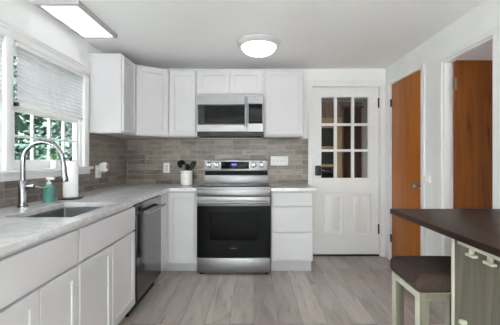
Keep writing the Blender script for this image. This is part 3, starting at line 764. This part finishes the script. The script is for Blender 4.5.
for z in (1.565, 1.87): MB().box(-0.101, -0.083, MF-0.04, MF, z-0.01, z+0.01, 0.002).build('handle_post', M_steel, mh)
cp = MB().relief([-0.072, -0.062, 0.094, MX1], [1.510, 1.598, 1.82, 1.909], lambda i, j: -0.003 if (i, j) == (1, 1) else 0.0, 0.03, face_my(MF)).build('control_panel', M_steel, mw, bevel=0.002)
MB().box(-0.061, 0.093, MF+0.0015, MF+0.005, 1.599, 1.819).build('keypad', M_blackglass, cp)
MB().box(MX0+0.006, MX1-0.006, MF+0.012, MF+0.04, 1.464, 1.508).build('vent', M_blackplastic, mw)
for x0, x1 in ((MX0+0.15, MX0+0.25), (MX1-0.25, MX1-0.12)):
    MB().box(x0, x1, MF+0.009, MF+0.013, 1.488, 1.497).build('vent_slot', M_enamel, mw)

# ------------------------------------------------------------------ wall cabinets
UZ0, UZ1 = 1.457, 2.216
UF = 3.751
def wall_cab(x0, x1, z0, doors, label):
    t = thing('wall_cabinet', ((x0+x1)/2, 3.95, z0), label, 'cabinet', 'white shaker wall cabinets')
    MB().box(x0, x1, UF+0.0225, YB-0.001, z0, UZ1, 0.001).build('body', M_cab, t)
    for a, b, c0, c1 in doors: shaker(face_my(UF), a, b, c0, c1, rail=0.05).build('door', M_cab, t, bevel=0.002)
    return t
wall_cab(-0.966, -0.644, UZ0, [(-0.948, -0.660, UZ0+0.015, 2.196)], 'narrow white wall cabinet just left of the microwave')
wall_cab(-0.642, 0.112, 1.914, [(-0.630, -0.277, 1.942, 2.196), (-0.262, 0.086, 1.942, 2.196)], 'short two-door white wall cabinet above the microwave')
wall_cab(0.114, 0.562, UZ0, [(0.137, 0.548, UZ0+0.022, 2.196)], 'white wall cabinet right of the microwave, beside the back door')
lc = thing('wall_cabinet', (-1.42, 3.34, UZ0), 'white wall cabinet on the left wall, its blank side facing us, next to the window', 'cabinet', 'white shaker wall cabinets')
MB().box(XL+0.001, -1.270, 3.187, 3.545, UZ0, UZ1, 0.001).build('body', M_cab, lc)
shaker(face_px(-1.246), 3.195, 3.536, UZ0+0.015, 2.196, rail=0.05, t=0.0235).build('door', M_cab, lc, bevel=0.002)
dcn = thing('wall_cabinet', (-1.3, 3.85, UZ0), 'white diagonal corner wall cabinet with a single shaker door', 'cabinet', 'white shaker wall cabinets')
A_, B_ = Vector((-1.272, 3.547)), Vector((-0.968, UF+0.0225))
MB().prism([(XL+0.001, 3.547), tuple(A_), tuple(B_), (-0.968, YB-0.001), (XL+0.001, YB-0.001)], UZ0, UZ1).build('body', M_cab, dcn)
dv = (B_-A_).normalized(); nv = Vector((dv.y, -dv.x)); LL = (B_-A_).length
def fdiag(u, v, w):
    q = A_+dv*u+nv*(0.0225+w); return Vector((q.x, q.y, v))
shaker(fdiag, 0.014, LL-0.012, UZ0+0.015, 2.196, rail=0.05).build('door', M_cab, dcn, bevel=0.002)

# ------------------------------------------------------------------ crock with utensils
kx, ky, kz = -0.800, 3.955, 0.900
ck = thing('utensil_crock', (kx, ky, kz), 'white ceramic utensil crock on the worktop left of the range', 'crock')
MB().lathe((kx, ky, kz), [(0, 0), (0.066, 0), (0.070, 0.004), (0.070, 0.125), (0.066, 0.133), (0.066, 0.139), (0.071, 0.142), (0.071, 0.163), (0.068, 0.166), (0.062, 0.166), (0.061, 0.02), (0, 0.02)], 40).build('body', M_ceramic, ck)
M_faint = paint('faint_lettering', (205, 205, 204), 0.4)
MB().lathe((kx, ky, kz+0.1375), [(0.0672, 0), (0.0692, 0.001), (0.0672, 0.002), (0.0672, 0)], 40).build('wire_clasp', M_steel, ck)
fl = MB()
for j, (zz, n) in enumerate(((0.085, 7), (0.068, 5))):
    for k in range(n):
        a = -PI/2+(k-(n-1)/2)*0.10
        x, y = kx+0.0702*math.cos(a), ky+0.0702*math.sin(a)
        fl.box(x-0.0022, x+0.0022, y-0.0006, y+0.0012, kz+zz, kz+zz+0.007)
fl.build('lettering', M_faint, ck)
def utensil(name, foot, top, head, m, label):
    """head: list of (kind, args) built at the top of a shaft that leans in the crock"""
    f = Vector((kx+foot[0], ky+foot[1], kz+0.025)); p = Vector((kx+top[0], ky+top[1], kz+top[2])); d = (p-f).normalized()
    t = thing(name, tuple(f), label, 'utensil', 'cooking utensils in the white crock')
    MB().tube([f, f.lerp(p, 0.5), p], 0.0055, 10).build('shaft', m, t)
    side = d.cross(Vector((0, -1, 0))).normalized(); nrm = side.cross(d)
    h = MB(); T = bmesh.new(); w, ln, dep = head
    n = 14; rings = []
    for k in range(n+1):
        s = k/n; ww = w*max(0.15, math.sin(PI*min(0.97, 0.12+0.80*s))**0.5)
        c = p+d*(ln*s)-d*0.01
        row = []
        for q in range(9):
            a = -1+2*q/8; row.append(T.verts.new(c+side*(ww*a)-nrm*(dep*(1-a*a)*math.sin(PI*s))))
        rings.append(row)
    for A, B in zip(rings, rings[1:]):
        for q in range(8): T.faces.new((A[q], A[q+1], B[q+1], B[q]))
    geo = bmesh.ops.solidify(T, geom=list(T.faces), thickness=0.003)
    h._merge(T); h.build('head', m, t)
utensil('ladle', (-0.01, 0.02), (-0.055, 0.0, 0.215), (0.048, 0.085, 0.03), M_blackplastic, 'black ladle leaning left in the crock')
utensil('slotted_spoon', (-0.02, -0.02), (-0.025, -0.02, 0.175), (0.026, 0.075, 0.012), M_steel, 'steel spoon in the middle of the crock')
utensil('spatula', (-0.02, 0.0), (0.058, 0.0, 0.20), (0.033, 0.09, 0.004), M_blackplastic, 'black spatula leaning right in the crock')
utensil('cooking_spoon', (-0.015, 0.018), (0.070, 0.018, 0.218), (0.026, 0.075, 0.012), M_blackplastic, 'black spoon farthest right in the crock, its tip highest on that side')
utensil('turner', (0.0, 0.042), (0.0, 0.05, 0.185), (0.03, 0.07, 0.004), M_blackplastic, 'black turner upright behind the steel spoon in the crock')

# ------------------------------------------------------------------ island and stool
TX, TY1, TZ = 0.80, 1.965, 0.914
il = thing('kitchen_island', (1.2, 1.0, 0), 'kitchen island with dark walnut top and grey-green base at the right edge', 'island')
MB().box(TX, 1.60, 0.25, TY1, TZ-0.028, TZ, 0.003).build('tabletop', M_table, il)
MB().box(0.932, 1.52, 0.45, 1.55, 0.0, TZ-0.028, 0.002).build('base', M_island, il)
MB().box(0.926, 0.95, 1.551, 1.568, 0.0, TZ-0.029, 0.002).build('corner_post', M_cream, il)
wr = MB().box(0.915, 0.931, 0.6, 1.50, 0.826, 0.842, 0.002).build('glass_rack', M_cream, il)
for y in (1.41, 1.30, 1.19, 1.08, 0.97):
    MB().box(0.914, 0.929, y-0.009, y+0.009, 0.805, 0.8255, 0.001).build('rack_stem', M_cream, wr)
    MB().box(0.908, 0.930, y-0.026, y+0.026, 0.794, 0.805, 0.002).build('rack_rail', M_cream, wr)
MB().cyl((0.932, 1.465, 0.488), (0.905, 1.465, 0.492), 0.011, 14, bev=0.002).build('peg', M_cream, il)

SX, SX2, SYN, SYF = 0.795, 1.15, 1.60, 1.925
sl = thing('stool', ((SX+SX2)/2, (SYN+SYF)/2, 0), 'backless stool with dark brown padded seat and cream legs under the island overhang', 'stool')
def cushion(x0, x1, y0, y1, z0, z1):
    m = MB().box(x0, x1, y0, y1, z0, z1, 0.034, 5)
    t = m.bm; bmesh.ops.subdivide_edges(t, edges=[e for e in t.edges if e.calc_length() > 0.1], cuts=7, use_grid_fill=True)
    cx_, cy_ = (x0+x1)/2, (y0+y1)/2
    for v in t.verts:
        if v.co.z > (z0+z1)/2:
            a, b = (v.co.x-cx_)/(x1-x0)*2, (v.co.y-cy_)/(y1-y0)*2
            v.co.z += 0.012*max(0, 1-a*a)*max(0, 1-b*b)
    return m
cushion(SX-0.014, SX2+0.014, SYN-0.014, SYF+0.014, 0.561, 0.650).build('seat', M_seat, sl, angle=80)
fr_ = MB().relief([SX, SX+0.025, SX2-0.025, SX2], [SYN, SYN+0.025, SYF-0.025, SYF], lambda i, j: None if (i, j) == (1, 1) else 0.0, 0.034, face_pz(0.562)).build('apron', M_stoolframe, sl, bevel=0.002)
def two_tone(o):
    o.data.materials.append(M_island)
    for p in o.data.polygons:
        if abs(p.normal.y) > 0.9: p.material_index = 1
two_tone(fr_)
lw = 0.05
for x in (SX, SX2-lw):
    for y in (SYN, SYF-lw):
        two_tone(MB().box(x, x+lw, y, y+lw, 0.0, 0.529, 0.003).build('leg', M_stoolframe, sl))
for x in (SX+0.015, SX2-0.035): MB().box(x, x+0.02, SYN+lw, SYF-lw, 0.14, 0.17, 0.002).build('stretcher', M_stoolframe, sl)

# ------------------------------------------------------------------ ceiling lights
lp = thing('ceiling_panel_light', (-1.405, 2.655, ZC), 'rectangular flat panel light on the ceiling above the sink', 'ceiling light')
X0, X1, Y0, Y1 = -1.535, -1.225, 2.33, 2.99
M_panelframe = paint('panel_frame', (176, 175, 176), 0.5)
MB().relief([X0, X0+0.024, X1-0.024, X1], [Y0, Y0+0.024, Y1-0.024, Y1], lambda i, j: -0.006 if (i, j) == (1, 1) else 0.0, 0.033, face_mz(ZC-0.033)).build('frame', M_panelframe, lp)
MB().relief([X0+0.025, X1-0.025], [Y0+0.025, Y1-0.025], lambda i, j: 0.0, 0.004, face_mz(ZC-0.031)).build('diffuser', M_led, lp)
def dome(x, y, m, label):
    t = thing('ceiling_dome_light', (x, y, ZC), label, 'ceiling light', 'flush dome ceiling lights')
    MB().lathe((x, y, ZC), [(0, 0), (0.205, 0), (0.208, 0.006), (0.20, 0.03), (0.178, 0.048), (0.168, 0.050), (0, 0.050)], 48, (0, 0, -1)).build('rim', M_dometrim, t)
    MB().lathe((x, y, ZC-0.050), [(0.166, 0), (0.158, 0.022), (0.135, 0.047), (0.10, 0.066), (0.06, 0.078), (0.02, 0.083), (0, 0.083)], 48, (0, 0, -1)).build('bowl', m, t)
    MB().lathe((x, y, ZC-0.132), [(0, 0), (0.012, 0), (0.012, 0.008), (0.006, 0.016), (0, 0.018)], 16, (0, 0, -1)).build('finial', M_dometrim, t)
M_dometrim = paint('dome_trim', (200, 200, 200), 0.4)
dome(0.045, 3.17, M_bowl, 'white frosted dome light on the ceiling in front of the range')
dome(0.05, 0.15, M_bowl2, 'unseen white frosted dome light added on the ceiling above the camera')  # unseen lamp added for brightness; position follows the microwave's reflection
